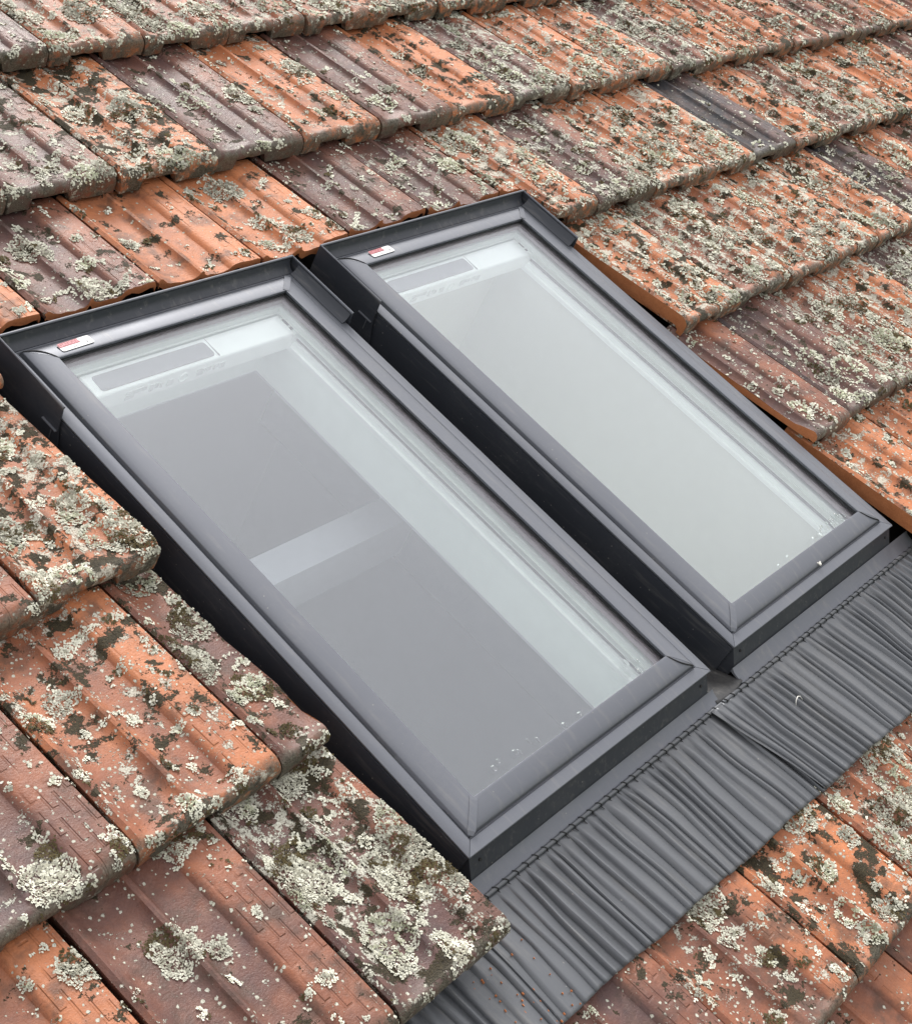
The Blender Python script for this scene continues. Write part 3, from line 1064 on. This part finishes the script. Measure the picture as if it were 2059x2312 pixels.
def apron(name, uL, uR, lift, label, seed):
    per = .0225
    du = per / 26
    us = np.arange(uL, uR, du)
    nvv = 34
    s = np.linspace(0, 1, nvv)
    U, S_ = np.meshgrid(us, s, indexing='ij')
    top = -.046 + 0 * U
    low = -.232 - .036 * U + .0015 * np.sin(U * 26) + .0025 * (fbm(U * 60, U * 0, 3) - .5)
    top = np.where(U < 0, -.044, top)
    V = top + (low - top) * S_
    U0 = U
    wand = (fbm(U0 * 7 + seed * 7, V * 4, 61, 2) - .5) * .9 + (fbm(U0 * 26, V * 5 + seed, 62, 2) - .5) * .7
    phs = U0 / per + .013        # columns of the mesh run along the folds
    U = U0 - per * ((vnoise(U0 / per * .8, U0 * 0 + seed, 65) - .5) * .8 + wand * np.clip(S_ * 2.2, 0, 1))
    if seed == 2:
        U = U + .032 * S_ * np.clip(1 - (U0 - uL) / .5, 0, 1)
    fr = phs - np.floor(phs)
    saw = np.where(fr < .17, np.sin(np.clip(fr / .17, 0, 1) * math.pi / 2), .72 * (.5 + .5 * np.cos(np.clip((fr - .17) / .83, 0, 1) ** .8 * math.pi)) + .28 * (1 - (fr - .17) / .83))
    cell = np.floor(phs)
    amp = .0020 + .0056 * sstep(.0, .18, S_) * (.30 + 1.0 * _tab[(cell.astype(np.int64) * 7919 + seed * 31) & 65535])
    amp = amp * (.7 + .6 * fbm(U0 * 11, V * 3, 71 + seed, 2))
    rip = (saw - .4) * amp
    base = under_h(U, V)
    ks = np.hanning(81); ks /= ks.sum()
    base = np.stack([np.convolve(np.pad(base[:, j], 40, 'edge'), ks, 'valid') for j in range(nvv)], 1)
    rise = (1 - S_) ** 1.08
    Wz = (-.0290 + .30 * (base - base.mean(0))) * (1 - rise) + (-.0475) * rise + rip + lift * (1 + 1.3 * np.exp(-(U0 - uL) / .06))
    Wz = Wz + (fbm(U * 12, V * 12, 81 + seed, 2) - .5) * .0035 * S_
    v = np.stack([U, V, Wz], -1).reshape(-1, 3)
    n = len(us)
    idx = np.arange(n * nvv).reshape(n, nvv)
    f = np.stack([idx[:-1, :-1], idx[:-1, 1:], idx[1:, 1:], idx[1:, :-1]], -1).reshape(-1, 4)[:, ::-1]
    root = empty(name, (0, 0, 0))
    tag(root, label, "flashing apron", "pleated flashing aprons")
    me = mesh("pleated_sheet", v.tolist(), f.tolist(), 38)
    o = link("pleated_sheet", me, M_LEAD, root)
    o.matrix_local = Matrix.Identity(4)
    m_ = o.modifiers.new("thickness", 'SOLIDIFY')
    m_.thickness = .0012
    m_.offset = -1
    return root

ap1 = apron("flashing_apron", -.33, .70, 0.0, "pleated grey apron below the nearer window, partly under the lichen-covered corner tile", 1)
ap2 = apron("flashing_apron", .594, 1.75, .0032, "pleated grey apron below the farther window, running out of the picture on the right", 2)

def apron_head(root, a, b, off, lift, fa):
    """flat flange above the pleats and the crimped roll that holds them"""
    f = MB()
    n = 60
    v, fc = [], []
    R4 = random.Random(int(a * 100) + 5)
    for i in range(n + 1):
        x = fa + (b - fa) * i / n
        yt = off
        yb = -.0425
        wav = .0006 * math.sin(x * 40)
        v += [(x, yt, -.0345 + lift), (x, yt * .72 + yb * .28, -.0395 + wav + lift), (x, yb, -.0440 + lift), (x, yb, -.0475 + lift), (x, yt, -.042 + lift)]
    for i in range(n):
        for j in range(5):
            p, q = 5 * i + j, 5 * i + (j + 1) % 5
            fc.append((p, p + 5, q + 5, q))
    fc += [(0, 1, 2, 3, 4), tuple(5 * n + j for j in (4, 3, 2, 1, 0))]
    f.add(v, fc)
    f.build("flange", M_CLAD, root, smooth=60)
    roll = MB()
    roll.tube([(a + (b - a) * i / 40, -.0455, -.0440 + lift) for i in range(41)], .0036, 10)
    ro = roll.build("crimped_roll", M_LEAD, root, smooth=50)
    nb = int((b - a) / .0225)
    lp = MB()
    for i in range(nb):
        x = a + .008 + i * .0225
        y = -.0455
        z = -.0440 + lift
        pts = [(x - .0030, y + .0052, z - .001), (x - .0032, y + .0024, z + .0036), (x - .001, y - .0002, z + .0042), (x + .0015, y - .0026, z + .0030), (x + .0012, y - .0052, z - .0004), (x + .0036, y - .011, z - .0012)]
        lp.tube(pts, [.0006, .0008, .0010, .0010, .0010, .0005], 5)
    o = lp.build("crimp_stitches", M_RUB, ro)
    tag(o, kind='stuff')

apron_head(ap1, -.02, .640, -.0192, 0.0, -.02)
apron_head(ap2, .642, 1.42, -.0192 + DV, .0020, X2 - .004)

# ------------------------------------------------------------------ small things lying about
fb = MB()
fb.tube([(.755, -.128, -.032), (.759, -.122, -.026), (.767, -.119, -.0235), (.775, -.121, -.026), (.780, -.128, -.032)], [.0003, .0008, .0010, .0008, .0003], 6)
o = fb.build("feather_wisp", M_FEATHER, smooth=True)
tag(o, "small curled white wisp lying on the right apron near the joint", "wisp")
bd = MB()
for (dx, dy, r) in ((0, 0, .0035), (.004, .003, .0022), (-.003, .004, .0018)):
    pts = [(X2 + .345 + dx, .030 + dy, .0068 + .0008 + DV * 0), (X2 + .345 + dx, .030 + dy, .0068 + .0024)]
    bd.tube([(pts[0][0], pts[0][1], .006), (pts[0][0], pts[0][1], .0085), (pts[0][0], pts[0][1], .0094)], [r, r * .8, r * .3], 8)
o = bd.build("bird_dropping", M_FEATHER, smooth=True)
tag(o, "tiny white dropping on the bottom cladding of the farther window", "dropping")
cr = MB()
R5 = random.Random(9)
for i in range(110):
    x = R5.uniform(-.20, .02)
    y = R5.uniform(-.235, -.115)
    if R5.random() > math.exp(-abs((x + .06 + (y + .17) * .35)) * 16):
        continue
    s = R5.uniform(.0005, .0011)
    zz = -.029 - .0185 * max(0, 1 - (-.046 - y) / .19) + .0035
    cr.box(x - s * .5, x + s * .5, y - s * R5.uniform(1, 3.4), y + s, zz - .003, zz + s * .2)
o = cr.build("clay_crumbs", M_RAW)
tag(o, "orange clay crumbs strewn along the apron pleats beside the corner tile", "crumbs", kind='stuff')
